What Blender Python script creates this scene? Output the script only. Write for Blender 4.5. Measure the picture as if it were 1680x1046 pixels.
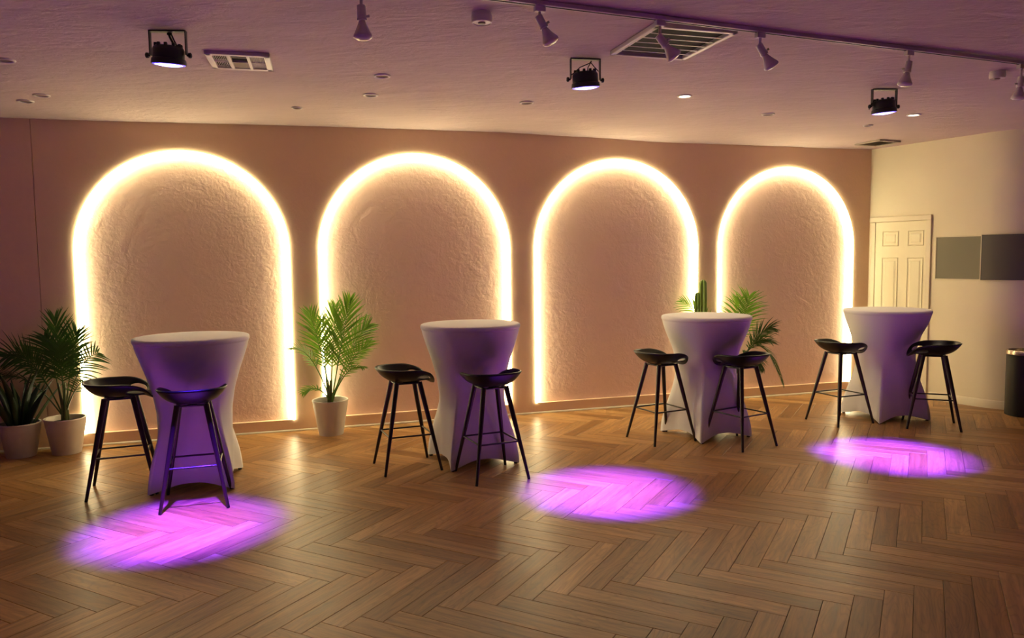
import bpy, bmesh, math, random
from mathutils import Vector, Matrix

random.seed(7)
R = math.radians
scene = bpy.context.scene
COL = scene.collection
for o in list(bpy.data.objects):
    bpy.data.objects.remove(o)

# ------------------------------------------------------------------ camera
FPX, PITCH, ROLL, CAMH = 1243.16, 0.0794, -0.0118, 1.60
cam_d = bpy.data.cameras.new('camera')
cam = bpy.data.objects.new('camera', cam_d)
COL.objects.link(cam)
cam_d.sensor_fit = 'HORIZONTAL'
cam_d.sensor_width = 36.0
cam_d.lens = 36.0 * FPX / 1680.0
cam_d.clip_start = 0.05
_f = Vector((0, math.cos(PITCH), -math.sin(PITCH)))
_u0 = Vector((0, math.sin(PITCH), math.cos(PITCH)))
_r0 = Vector((1, 0, 0))
_r = _r0 * math.cos(ROLL) + _u0 * math.sin(ROLL)
_u = -_r0 * math.sin(ROLL) + _u0 * math.cos(ROLL)
mw = Matrix(((_r.x, _u.x, -_f.x, 0), (_r.y, _u.y, -_f.y, 0), (_r.z, _u.z, -_f.z, CAMH), (0, 0, 0, 1)))
cam.matrix_world = mw
scene.camera = cam

# ------------------------------------------------------------------ world, exposure
world = bpy.data.worlds.new('world')
scene.world = world
world.use_nodes = True
world.node_tree.nodes['Background'].inputs[0].default_value = (0.5, 0.35, 0.45, 1)
world.node_tree.nodes['Background'].inputs[1].default_value = 0.0
scene.view_settings.view_transform = 'Standard'
scene.view_settings.look = 'None'
scene.view_settings.gamma = 1.0
scene.view_settings.use_curve_mapping = False
scene.view_settings.exposure = 0.0
STRIP_COLOR = (1.0, 0.90, 0.50)
STRIP_POWER = 31.0
PAR_COLOR = (0.065, 0.008, 1.0)
PAR_WATTS = 6000.0
PAR_CORE = (1.0, 0.36, 0.80)
PAR_CORE_WATTS = 800.0

# ------------------------------------------------------------------ room numbers
TH = 0.2874                      # back wall direction
D = 7.3627                       # its distance from the camera
ZC = 2.8284                      # ceiling height
wd = Vector((math.cos(TH), math.sin(TH), 0))
wn = Vector((-math.sin(TH), math.cos(TH), 0))     # points away from camera, into the wall
S_LEFT, S_CORNER = -4.6, 6.552

def wp(s, z, off=0.0):
    """point at s along the back wall, height z, off metres in front of its face"""
    p = wd * s + wn * (D - off)
    return Vector((p.x, p.y, z))

# ------------------------------------------------------------------ helpers
def lerp(a, b, t): return a + (b - a) * t
def sstep(a, b, x):
    t = max(0.0, min(1.0, (x - a) / (b - a)))
    return t * t * (3 - 2 * t)

def tag(o, label=None, cat=None, group=None, kind=None):
    if label: o['label'] = label
    if cat: o['category'] = cat
    if group: o['group'] = group
    if kind: o['kind'] = kind
    return o

def link(name, data, parent=None):
    o = bpy.data.objects.new(name, data)
    COL.objects.link(o)
    if parent is not None:
        o.parent = parent
    return o

def empty(name, loc=(0, 0, 0), rz=0.0):
    o = link(name, None)
    o.empty_display_size = 0.1
    o.location = loc
    o.rotation_euler = (0, 0, rz)
    return o

class MB:
    """collects shapes into one mesh"""
    def __init__(self):
        self.v = []; self.f = []
    def add(self, vs, fs):
        b = len(self.v)
        self.v += [tuple(p) for p in vs]
        self.f += [tuple(i + b for i in q) for q in fs]
        return self
    def box(self, c, size, rz=0.0, M=None):
        hx, hy, hz = size[0] / 2, size[1] / 2, size[2] / 2
        m = Matrix.Translation(c) @ (M if M is not None else Matrix.Rotation(rz, 4, 'Z'))
        vs = [m @ Vector((x, y, z)) for z in (-hz, hz) for x, y in ((-hx, -hy), (hx, -hy), (hx, hy), (-hx, hy))]
        return self.add(vs, [(3, 2, 1, 0), (4, 5, 6, 7), (0, 1, 5, 4), (1, 2, 6, 5), (2, 3, 7, 6), (3, 0, 4, 7)])
    def bbox(self, c, size, b=0.004, M=None):
        """box with chamfered edges (24 vertices)"""
        hx, hy, hz = [q / 2 for q in size]
        b = min(b, hx * .9, hy * .9, hz * .9)
        m = Matrix.Translation(c) @ (M if M is not None else Matrix.Identity(4))
        bm = bmesh.new()
        bmesh.ops.create_cube(bm, size=1.0)
        for v in bm.verts:
            v.co = Vector((v.co.x * size[0], v.co.y * size[1], v.co.z * size[2]))
        bmesh.ops.bevel(bm, geom=bm.edges[:], offset=b, segments=2, affect='EDGES', profile=0.5)
        bm.verts.index_update()
        self.add([m @ v.co for v in bm.verts], [[v.index for v in f.verts] for f in bm.faces])
        bm.free()
        return self
    def lathe(self, prof, n=32, M=None, cap0=True, cap1=True):
        m = M if M is not None else Matrix.Identity(4)
        vs = []; fs = []
        for r, z in prof:
            for k in range(n):
                a = 2 * math.pi * k / n
                vs.append(m @ Vector((r * math.cos(a), r * math.sin(a), z)))
        for i in range(len(prof) - 1):
            for k in range(n):
                k2 = (k + 1) % n
                fs.append((i * n + k, i * n + k2, (i + 1) * n + k2, (i + 1) * n + k))
        if cap0: fs.append(tuple(range(n - 1, -1, -1)))
        if cap1: fs.append(tuple((len(prof) - 1) * n + k for k in range(n)))
        return self.add(vs, fs)
    def tube(self, pts, rad, n=8, cap=True):
        pts = [Vector(p) for p in pts]
        rr = rad if isinstance(rad, (list, tuple)) else [rad] * len(pts)
        vs = []; fs = []
        ref = None
        for i, p in enumerate(pts):
            t = (pts[min(i + 1, len(pts) - 1)] - pts[max(i - 1, 0)]).normalized()
            if ref is None:
                ref = Vector((0, 0, 1)) if abs(t.z) < .9 else Vector((1, 0, 0))
            a = (ref - t * ref.dot(t)).normalized()
            ref = a
            b = t.cross(a)
            for k in range(n):
                q = 2 * math.pi * k / n
                vs.append(p + (a * math.cos(q) + b * math.sin(q)) * rr[i])
        for i in range(len(pts) - 1):
            for k in range(n):
                k2 = (k + 1) % n
                fs.append((i * n + k, i * n + k2, (i + 1) * n + k2, (i + 1) * n + k))
        if cap:
            fs.append(tuple(range(n - 1, -1, -1)))
            fs.append(tuple((len(pts) - 1) * n + k for k in range(n)))
        return self.add(vs, fs)
    def grid(self, rows):
        """rows: list of equally long point lists"""
        n = len(rows[0])
        vs = [p for r in rows for p in r]
        fs = [(i * n + j, i * n + j + 1, (i + 1) * n + j + 1, (i + 1) * n + j) for i in range(len(rows) - 1) for j in range(n - 1)]
        return self.add(vs, fs)
    def mesh(self, name, mat, smooth=False, angle=None):
        me = bpy.data.meshes.new(name)
        me.from_pydata(self.v, [], self.f)
        me.materials.append(mat)
        bm = bmesh.new(); bm.from_mesh(me)
        bmesh.ops.recalc_face_normals(bm, faces=bm.faces[:])
        bm.to_mesh(me); bm.free()
        if smooth:
            me.polygons.foreach_set('use_smooth', [True] * len(me.polygons))
            if angle is not None:
                me.set_sharp_from_angle(angle=R(angle))
        me.update()
        return me
    def build(self, name, mat, parent=None, smooth=False, angle=None):
        return link(name, self.mesh(name, mat, smooth, angle), parent)

def copy_tree(o, parent=None):
    c = o.copy()
    COL.objects.link(c)
    c.parent = parent
    for ch in list(o.children):
        if ch.type in {'MESH', 'EMPTY', 'LIGHT'}:
            copy_tree(ch, c)
    return c

# ------------------------------------------------------------------ materials
class NT:
    def __init__(self, name):
        self.m = bpy.data.materials.new(name)
        self.m.use_nodes = True
        self.t = self.m.node_tree
        self.b = self.t.nodes['Principled BSDF']
    def n(self, kind, **kw):
        nd = self.t.nodes.new(kind)
        for k, v in kw.items():
            if k in nd.bl_rna.properties.keys() and k not in ('inputs', 'outputs'):
                setattr(nd, k, v)
        return nd
    def l(self, a, b): self.t.links.new(a, b)
    def val(self, nd, i, v): nd.inputs[i].default_value = v

def plain(name, col, rough=0.5, metal=0.0, spec=0.5, noise=0.0, nscale=20.0, bump=0.0, bscale=60.0, sub=0.0):
    t = NT(name)
    b = t.b
    b.inputs['Base Color'].default_value = (*col, 1)
    b.inputs['Roughness'].default_value = rough
    b.inputs['Metallic'].default_value = metal
    b.inputs['Specular IOR Level'].default_value = spec
    if noise > 0 or bump > 0:
        tc = t.n('ShaderNodeTexCoord')
    if noise > 0:
        nz = t.n('ShaderNodeTexNoise'); nz.inputs['Scale'].default_value = nscale; nz.inputs['Detail'].default_value = 4
        t.l(tc.outputs['Object'], nz.inputs['Vector'])
        mx = t.n('ShaderNodeMix'); mx.data_type = 'RGBA'
        mx.inputs[6].default_value = (*[c * (1 - noise) for c in col], 1)
        mx.inputs[7].default_value = (*[min(1, c * (1 + noise)) for c in col], 1)
        t.l(nz.outputs['Fac'], mx.inputs[0]); t.l(mx.outputs[2], b.inputs['Base Color'])
    if bump > 0:
        nb = t.n('ShaderNodeTexNoise'); nb.inputs['Scale'].default_value = bscale; nb.inputs['Detail'].default_value = 5
        t.l(tc.outputs['Object'], nb.inputs['Vector'])
        bp = t.n('ShaderNodeBump'); bp.inputs['Strength'].default_value = bump; bp.inputs['Distance'].default_value = 0.01
        t.l(nb.outputs['Fac'], bp.inputs['Height']); t.l(bp.outputs['Normal'], b.inputs['Normal'])
    return t.m

def plaster(name, col, strength, scale, stretch=(1, 1, 1), rough=0.75, var=0.06, dist=0.012):
    """hand-trowelled plaster: fine grain plus broad strokes"""
    t = NT(name)
    tc = t.n('ShaderNodeTexCoord')
    mp = t.n('ShaderNodeMapping'); mp.inputs['Scale'].default_value = stretch
    t.l(tc.outputs['Object'], mp.inputs['Vector'])
    a = t.n('ShaderNodeTexNoise'); a.inputs['Scale'].default_value = scale; a.inputs['Detail'].default_value = 6; a.inputs['Roughness'].default_value = 0.6
    a.inputs['Distortion'].default_value = 0.6
    c = t.n('ShaderNodeTexNoise'); c.inputs['Scale'].default_value = scale * .22; c.inputs['Detail'].default_value = 3; c.inputs['Distortion'].default_value = 1.0
    t.l(mp.outputs['Vector'], a.inputs['Vector']); t.l(mp.outputs['Vector'], c.inputs['Vector'])
    ad = t.n('ShaderNodeMath'); ad.operation = 'MULTIPLY_ADD'; ad.inputs[1].default_value = 1.6
    t.l(c.outputs['Fac'], ad.inputs[0]); t.l(a.outputs['Fac'], ad.inputs[2])
    bp = t.n('ShaderNodeBump'); bp.inputs['Strength'].default_value = strength; bp.inputs['Distance'].default_value = dist
    t.l(ad.outputs[0], bp.inputs['Height']); t.l(bp.outputs['Normal'], t.b.inputs['Normal'])
    big = t.n('ShaderNodeTexNoise'); big.inputs['Scale'].default_value = 1.7; big.inputs['Detail'].default_value = 4
    t.l(mp.outputs['Vector'], big.inputs['Vector'])
    mx = t.n('ShaderNodeMix'); mx.data_type = 'RGBA'
    mx.inputs[6].default_value = (*[q * (1 - var) for q in col], 1)
    mx.inputs[7].default_value = (*[min(1, q * (1 + var)) for q in col], 1)
    t.l(big.outputs['Fac'], mx.inputs[0]); t.l(mx.outputs[2], t.b.inputs['Base Color'])
    t.b.inputs['Roughness'].default_value = rough
    t.b.inputs['Specular IOR Level'].default_value = 0.35
    return t.m

def glow(name, col, strength):
    t = NT(name)
    t.b.inputs['Base Color'].default_value = (0.8, 0.8, 0.8, 1)
    t.b.inputs['Emission Color'].default_value = (*col, 1)
    t.b.inputs['Emission Strength'].default_value = strength
    return t.m

def wood(name, per_object):
    """oak-look planks: every plank has its own tone, grain runs along its length"""
    t = NT(name)
    at = t.n('ShaderNodeAttribute'); at.attribute_name = 'plank_co'
    if per_object:
        oi = t.n('ShaderNodeObjectInfo'); rnd = oi.outputs['Random']
    else:
        ar = t.n('ShaderNodeAttribute'); ar.attribute_name = 'plank_rnd'; rnd = ar.outputs['Fac']
    cmb = t.n('ShaderNodeCombineXYZ')
    mu = t.n('ShaderNodeMath'); mu.operation = 'MULTIPLY'; mu.inputs[1].default_value = 37.0
    t.l(rnd, mu.inputs[0])
    mu2 = t.n('ShaderNodeMath'); mu2.operation = 'MULTIPLY'; mu2.inputs[1].default_value = 91.0
    t.l(rnd, mu2.inputs[0])
    t.l(mu.outputs[0], cmb.inputs[0]); t.l(mu2.outputs[0], cmb.inputs[1]); t.l(mu.outputs[0], cmb.inputs[2])
    ad = t.n('ShaderNodeVectorMath'); ad.operation = 'ADD'
    t.l(at.outputs['Vector'], ad.inputs[0]); t.l(cmb.outputs[0], ad.inputs[1])
    # streaky grain
    m1 = t.n('ShaderNodeMapping'); m1.inputs['Scale'].default_value = (2.2, 34, 1)
    t.l(ad.outputs[0], m1.inputs['Vector'])
    g1 = t.n('ShaderNodeTexNoise'); g1.inputs['Scale'].default_value = 1.0; g1.inputs['Detail'].default_value = 6; g1.inputs['Roughness'].default_value = .62
    t.l(m1.outputs[0], g1.inputs['Vector'])
    # cathedral figure
    m2 = t.n('ShaderNodeMapping'); m2.inputs['Scale'].default_value = (1.5, 9.0, 1)
    t.l(ad.outputs[0], m2.inputs['Vector'])
    g2 = t.n('ShaderNodeTexNoise'); g2.inputs['Scale'].default_value = 1.0; g2.inputs['Detail'].default_value = 1.5
    t.l(m2.outputs[0], g2.inputs['Vector'])
    m3 = t.n('ShaderNodeMath'); m3.operation = 'MULTIPLY'; m3.inputs[1].default_value = 15.0
    t.l(g2.outputs['Fac'], m3.inputs[0])
    fr = t.n('ShaderNodeMath'); fr.operation = 'PINGPONG'; fr.inputs[1].default_value = 0.5
    t.l(m3.outputs[0], fr.inputs[0])
    rp = t.n('ShaderNodeValToRGB')
    rp.color_ramp.elements[0].position = 0.0; rp.color_ramp.elements[0].color = (0.62, .62, .62, 1)
    rp.color_ramp.elements[1].position = 0.22; rp.color_ramp.elements[1].color = (1, 1, 1, 1)
    t.l(fr.outputs[0], rp.inputs['Fac'])
    tone = t.n('ShaderNodeValToRGB')
    tone.color_ramp.elements[0].position = 0.0; tone.color_ramp.elements[0].color = (0.270, 0.127, 0.038, 1)
    tone.color_ramp.elements[1].position = 1.0; tone.color_ramp.elements[1].color = (0.480, 0.268, 0.102, 1)
    e = tone.color_ramp.elements.new(0.5); e.color = (0.370, 0.188, 0.062, 1)
    t.l(rnd, tone.inputs['Fac'])
    gr = t.n('ShaderNodeValToRGB')
    gr.color_ramp.elements[0].position = 0.30; gr.color_ramp.elements[0].color = (0.55, 0.52, 0.50, 1)
    gr.color_ramp.elements[1].position = 0.66; gr.color_ramp.elements[1].color = (1.15, 1.15, 1.15, 1)
    t.l(g1.outputs['Fac'], gr.inputs['Fac'])
    x1 = t.n('ShaderNodeMix'); x1.data_type = 'RGBA'; x1.blend_type = 'MULTIPLY'; x1.inputs[0].default_value = 1
    t.l(tone.outputs[0], x1.inputs[6]); t.l(gr.outputs[0], x1.inputs[7])
    x2 = t.n('ShaderNodeMix'); x2.data_type = 'RGBA'; x2.blend_type = 'MULTIPLY'; x2.inputs[0].default_value = 0.55
    t.l(x1.outputs[2], x2.inputs[6]); t.l(rp.outputs[0], x2.inputs[7])
    t.l(x2.outputs[2], t.b.inputs['Base Color'])
    rg = t.n('ShaderNodeMapRange'); rg.inputs['To Min'].default_value = 0.30; rg.inputs['To Max'].default_value = 0.46
    t.l(g1.outputs['Fac'], rg.inputs['Value']); t.l(rg.outputs[0], t.b.inputs['Roughness'])
    t.b.inputs['Specular IOR Level'].default_value = 0.4
    bp = t.n('ShaderNodeBump'); bp.inputs['Strength'].default_value = 0.18; bp.inputs['Distance'].default_value = 0.002
    t.l(g1.outputs['Fac'], bp.inputs['Height']); t.l(bp.outputs['Normal'], t.b.inputs['Normal'])
    return t.m

M = {}
M['wall'] = plaster('wall_paint', (0.80, 0.565, 0.385), 0.14, 34)
M['niche'] = plaster('niche_plaster', (0.80, 0.555, 0.445), 0.40, 30, dist=0.010)
M['wall_right'] = plaster('wall_right_paint', (0.80, 0.70, 0.54), 0.08, 40)
M['wall_rear'] = plaster('wall_rear_paint', (0.16, 0.12, 0.11), 0.08, 40)
M['ceiling'] = plaster('ceiling_plaster', (0.54, 0.425, 0.415), 0.42, 11, stretch=(1, 2.0, 1), dist=0.02, var=.10)
M['trim'] = plain('cream_trim', (0.72, 0.62, 0.47), 0.45)
M['door'] = plain('cream_door', (0.74, 0.65, 0.47), 0.42)
M['subfloor'] = plain('dark_subfloor', (0.03, 0.02, 0.013), 0.9)
M['wood'] = wood('oak_plank', True)
M['wood_far'] = wood('oak_plank_far', False)
M['strip'] = glow('warm_led', STRIP_COLOR, STRIP_POWER)
M['strip_front'] = glow('warm_led_front_dim', STRIP_COLOR, STRIP_POWER * 0.80)
M['cloth'] = plain('stretch_cloth', (0.70, 0.66, 0.67), 0.72, spec=0.25, bump=0.05, bscale=300)
M['seat'] = plain('black_plastic', (0.004, 0.004, 0.005), 0.36, spec=0.38)
M['leg'] = plain('dark_brown_metal', (0.022, 0.008, 0.006), 0.34, spec=0.5)
M['rod'] = plain('black_metal', (0.006, 0.005, 0.006), 0.3, spec=0.6)
M['pot'] = plain('white_plastic_pot', (0.60, 0.52, 0.44), 0.55, noise=0.06, nscale=14)
M['pot2'] = plain('old_white_pot', (0.62, 0.53, 0.45), 0.6, noise=0.12, nscale=9)
M['soil'] = plain('potting_soil', (0.035, 0.022, 0.014), 0.95, noise=.4, nscale=90, bump=.8, bscale=80)
def leafmat(name, col, trans=0.25):
    t = NT(name)
    t.b.inputs['Base Color'].default_value = (*col, 1)
    t.b.inputs['Roughness'].default_value = 0.42
    tr = t.n('ShaderNodeBsdfTranslucent'); tr.inputs[0].default_value = (min(1, col[0] * 1.8), min(1, col[1] * 1.7), col[2] * .8, 1)
    mx = t.n('ShaderNodeMixShader'); mx.inputs[0].default_value = trans
    out = t.t.nodes['Material Output']
    t.l(t.b.outputs[0], mx.inputs[1]); t.l(tr.outputs[0], mx.inputs[2]); t.l(mx.outputs[0], out.inputs['Surface'])
    return t.m
M['leaf'] = leafmat('palm_leaf', (0.10, 0.20, 0.028), .35)
M['leaf_dark'] = leafmat('dark_palm_leaf', (0.030, 0.075, 0.016), .18)
M['leaf_snake'] = leafmat('dark_strap_leaf', (0.018, 0.035, 0.012), .05)
M['cactus'] = plain('cactus_skin', (0.16, 0.26, 0.035), 0.5, noise=.2, nscale=12)
M['stem'] = plain('palm_stem', (0.10, 0.11, 0.03), 0.6)
M['lampblack'] = plain('blue_tinted_lamp_body', (0.008, 0.008, 0.018), 0.38)  # blue in the black stands in for spill from the violet lens
M['lens'] = glow('violet_lens', (0.34, 0.28, 1.0), 16.0)
M['bezel_glow'] = glow('violet_bezel_glow', (0.06, 0.03, 1.0), 1.1)  # ring given its own glow for LED light scattered on the bezel
M['white'] = plain('white_enamel', (0.66, 0.60, 0.58), 0.35)
M['bulb'] = plain('frosted_bulb', (0.62, 0.56, 0.55), 0.12, spec=0.7)
M['dark'] = plain('dark_hollow_shade', (0.008, 0.005, 0.005), 0.8)  # black sheets standing in for shade inside vents, rail slot and bin
M['grey'] = plain('grey_enamel', (0.36, 0.31, 0.25), 0.45)
M['shade'] = plain('dark_fitting', (0.16, 0.10, 0.09), 0.4)
M['lit'] = glow('lit_downlight', (1.0, 0.86, 0.66), 14.0)
M['panel'] = plain('olive_grey_panel', (0.185, 0.165, 0.115), 0.6, bump=.05)
M['panel_dark'] = plain('charcoal_panel', (0.10, 0.085, 0.075), 0.6, bump=.05)
M['brass'] = plain('brass', (0.75, 0.52, 0.20), 0.25, metal=1.0)
M['steel'] = plain('brushed_steel', (0.72, 0.62, 0.48), 0.25, metal=1.0)
M['binblack'] = plain('black_bin', (0.005, 0.005, 0.005), 0.45)
M['cable'] = plain('black_cable', (0.006, 0.006, 0.007), 0.5)

# ------------------------------------------------------------------ floor
floor_pts = [(-8.5, -3.2), (9.5, -3.2), (9.5, 11.5), (-8.5, 11.5)]
fb = MB().add([(x, y, -0.008) for x, y in floor_pts] + [(x, y, -0.12) for x, y in floor_pts],
              [(0, 1, 2, 3), (7, 6, 5, 4), (0, 4, 5, 1), (1, 5, 6, 2), (2, 6, 7, 3), (3, 7, 4, 0)])
floor = tag(fb.build('floor', M['subfloor']), 'oak herringbone plank floor of the event room', kind='structure')

PL, PW, GAP = 0.71, 0.1235, 0.0008
e1 = Vector((math.cos(TH - math.pi / 4), math.sin(TH - math.pi / 4), 0))
e2 = Vector((math.cos(TH + math.pi / 4), math.sin(TH + math.pi / 4), 0))
ORG = Vector((0.474, 3.651, 0)) - e1 * PW - e2 * 2 * PW
def to_px(p):
    q = Vector(p) - Vector((0, 0, CAMH))
    z = q.dot(_f)
    if z < .1: return None
    return 840 + FPX * q.dot(_r) / z, 523 - FPX * q.dot(_u) / z, z
# right-hand wall outline, used to stop the planks
RW_A = wp(S_CORNER, 0)
rwd = Vector((.525, -.851, 0)).normalized()
rwn = Vector((-.851, -.525, 0)).normalized()       # into the room
RW_B = RW_A + rwd * 1.28
arc = []
RW_TURN = R(62)
_c = RW_B - rwn * 0.55
_a0 = math.atan2(rwn.y, rwn.x)
for k in range(13):
    a = _a0 + RW_TURN * k / 12
    arc.append(_c + Vector((math.cos(a), math.sin(a), 0)) * 0.55)
_dir = Vector((-math.sin(_a0 + RW_TURN), math.cos(_a0 + RW_TURN), 0))
RW_E = arc[-1] + _dir * 1.9
RW = [RW_A] + arc + [RW_E]
def plank_local(l, w, top=0.0, ch=0.0012, dep=0.009):
    hl, hw = l / 2, w / 2
    return ([(-hl, -hw, -dep), (hl, -hw, -dep), (hl, hw, -dep), (-hl, hw, -dep),
             (-hl, -hw, top - ch), (hl, -hw, top - ch), (hl, hw, top - ch), (-hl, hw, top - ch),
             (-hl + ch, -hw + ch, top), (hl - ch, -hw + ch, top), (hl - ch, hw - ch, top), (-hl + ch, hw - ch, top)],
            [(8, 9, 10, 11), (4, 5, 9, 8), (5, 6, 10, 9), (6, 7, 11, 10), (7, 4, 8, 11), (0, 1, 5, 4), (1, 2, 6, 5), (2, 3, 7, 6), (3, 0, 4, 7)])
planks = []
for j in range(-14, 15):
    for i in range(-110, 110):
        ax = i * PW + j * (PL - PW); ay = i * PW - j * (PL + PW)
        for kind in (0, 1):
            if kind == 0: cx, cy, ang = ax + PL / 2, ay + PW / 2, TH - math.pi / 4
            else: cx, cy, ang = ax + PW / 2, ay + PW + PL / 2, TH + math.pi / 4
            c = ORG + e1 * cx + e2 * cy
            t = c.dot(wn); s = c.dot(wd)
            if t > D + .30 or s < S_LEFT - .3 or c.y < -2.6 or c.x > 7.6: continue
            if (c - RW_A).dot(rwn) < -.35 and c.x < 5.4 and c.y > 7: continue
            if c.y > 8.0 and c.x > 5.2: continue
            planks.append((c, ang))
scored = []
for idx, (c, ang) in enumerate(planks):
    px = to_px(c)
    if px and -60 < px[0] < 1740 and 560 < px[1] < 1090:
        scored.append((px[2], idx))
scored.sort()
near = {i for _, i in scored[:298]}
pv, pf = plank_local(PL - GAP * 2, PW - GAP * 2)
pm = bpy.data.meshes.new('plank')
pm.from_pydata(pv, [], pf); pm.materials.append(M['wood'])
at = pm.attributes.new('plank_co', 'FLOAT_VECTOR', 'POINT')
for k, v in enumerate(pv): at.data[k].vector = v
fv, ff, fco, frd = [], [], [], []
for idx, (c, ang) in enumerate(planks):
    dz = random.uniform(-.0004, .0004)
    if idx in near:
        o = link('plank', pm, floor)
        o.location = (c.x, c.y, dz); o.rotation_euler = (0, 0, ang + (math.pi if random.random() < .5 else 0))
    else:
        b = len(fv); ca, sa = math.cos(ang), math.sin(ang); rr = random.random()
        for x, y, z in pv:
            fv.append((c.x + x * ca - y * sa, c.y + x * sa + y * ca, z + dz)); fco.append((x, y, z)); frd.append(rr)
        ff += [tuple(i + b for i in q) for q in pf]
fm = bpy.data.meshes.new('plank_field')
fm.from_pydata(fv, [], ff); fm.materials.append(M['wood_far'])
at = fm.attributes.new('plank_co', 'FLOAT_VECTOR', 'POINT'); at.data.foreach_set('vector', [q for v in fco for q in v])
at = fm.attributes.new('plank_rnd', 'FLOAT', 'POINT'); at.data.foreach_set('value', frd)
tag(link('plank_field', fm, floor), kind='stuff')

# ------------------------------------------------------------------ back wall with four arched niches
NICHE = 0.045
ZB = 0.109
ARCH = [(-0.8640, 1.786, 2.588), (1.2270, 1.872, 2.618), (3.3560, 1.870, 2.620), (5.4350, 1.784, 2.585)]   # centre, width, top
CEIL_PROF = [(-4.6, 2.815), (-2.247, 2.819), (-1.564, 2.821), (-0.938, 2.829), (-0.225, 2.838), (0.533, 2.844), (1.339, 2.848), (2.073, 2.851),
             (2.916, 2.834), (3.957, 2.809), (4.546, 2.811), (5.316, 2.811), (5.881, 2.808), (6.535, 2.813), (9, 2.82)]
def ceil_at_wall(s):
    if s <= CEIL_PROF[0][0]: return CEIL_PROF[0][1]
    for (a, za), (b, zb) in zip(CEIL_PROF, CEIL_PROF[1:]):
        if a <= s <= b:
            return lerp(za, zb, sstep(0, 1, (s - a) / (b - a)))
    return CEIL_PROF[-1][1]
def arch_curve(c, w, top, n=40):
    """points (s, z) from the left foot over the crown to the right foot"""
    r = w / 2; sp = top - r
    pts = [(c - r, ZB)]
    pts += [(c - r, lerp(ZB, sp, k / 6)) for k in range(1, 6)]
    pts += [(c - r * math.cos(math.pi * k / n), sp + r * math.sin(math.pi * k / n)) for k in range(n + 1)]
    pts += [(c + r, lerp(sp, ZB, k / 6)) for k in range(1, 6)]
    pts += [(c + r, ZB)]
    return pts
WTOP = 2.95
w = MB()
def quad(a, b, c, d): w.add([a, b, c, d], [(0, 1, 2, 3)])
SEAM = -2.03
edges = [S_LEFT]
for c, wdt, top in ARCH: edges += [c - wdt / 2, c + wdt / 2]
edges.append(S_CORNER)
for k in range(0, len(edges), 2):                      # piers
    a, b = edges[k], edges[k + 1]
    if k == 0:
        for (p, q) in ((a, SEAM - .003), (SEAM + .003, b)):
            quad(wp(p, -.01), wp(q, -.01), wp(q, WTOP), wp(p, WTOP))
        w.add([wp(SEAM - .003, 0), wp(SEAM - .003, 0, -.012), wp(SEAM - .003, WTOP, -.012), wp(SEAM - .003, WTOP)], [(0, 1, 2, 3)])
        w.add([wp(SEAM + .003, 0), wp(SEAM + .003, 0, -.012), wp(SEAM + .003, WTOP, -.012), wp(SEAM + .003, WTOP)], [(0, 1, 2, 3)])
        w.add([wp(SEAM - .003, 0, -.012), wp(SEAM + .003, 0, -.012), wp(SEAM + .003, WTOP, -.012), wp(SEAM - .003, WTOP, -.012)], [(0, 1, 2, 3)])
    else:
        quad(wp(a, -.01), wp(b, -.01), wp(b, WTOP), wp(a, WTOP))
for c, wdt, top in ARCH:
    pts = arch_curve(c, wdt, top)
    r = wdt / 2; sp = top - r
    quad(wp(c - r, -.01), wp(c + r, -.01), wp(c + r, ZB), wp(c - r, ZB))
    up = [p for p in pts if p[1] >= sp - 1e-6]
    for (s0, z0), (s1, z1) in zip(up, up[1:]):
        quad(wp(s0, z0), wp(s1, z1), wp(s1, WTOP), wp(s0, WTOP))
    for (s0, z0), (s1, z1) in zip(pts, pts[1:]):        # reveal
        quad(wp(s0, z0), wp(s0, z0, -NICHE), wp(s1, z1, -NICHE), wp(s1, z1))
    quad(wp(c - r, ZB), wp(c + r, ZB), wp(c + r, ZB, -NICHE), wp(c - r, ZB, -NICHE))
# backing so that the wall is solid
w.add([wp(S_LEFT, -.01, -.16), wp(S_CORNER, -.01, -.16), wp(S_CORNER, WTOP, -.16), wp(S_LEFT, WTOP, -.16)], [(0, 1, 2, 3)])
wall_back = w.build('wall_back', M['wall'])
tag(wall_back, 'beige plaster wall with four arched niches', kind='structure')
for c, wdt, top in ARCH:
    pts = arch_curve(c, wdt, top, 48)
    m = MB()
    vs = [wp(s, z, -NICHE) for s, z in pts] + [wp(s, z, -NICHE - .02) for s, z in pts]
    n = len(pts)
    m.add(vs, [tuple(range(n)), tuple(range(2 * n - 1, n - 1, -1))])
    m.build('niche_panel', M['niche'], wall_back)
STRIP_LABEL = ['glowing warm white light strip edging the arch behind the leftmost table',
               'glowing warm white light strip edging the second arch from the left',
               'glowing warm white light strip edging the second arch from the right',
               'glowing warm white light strip edging the arch nearest the door']
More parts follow.
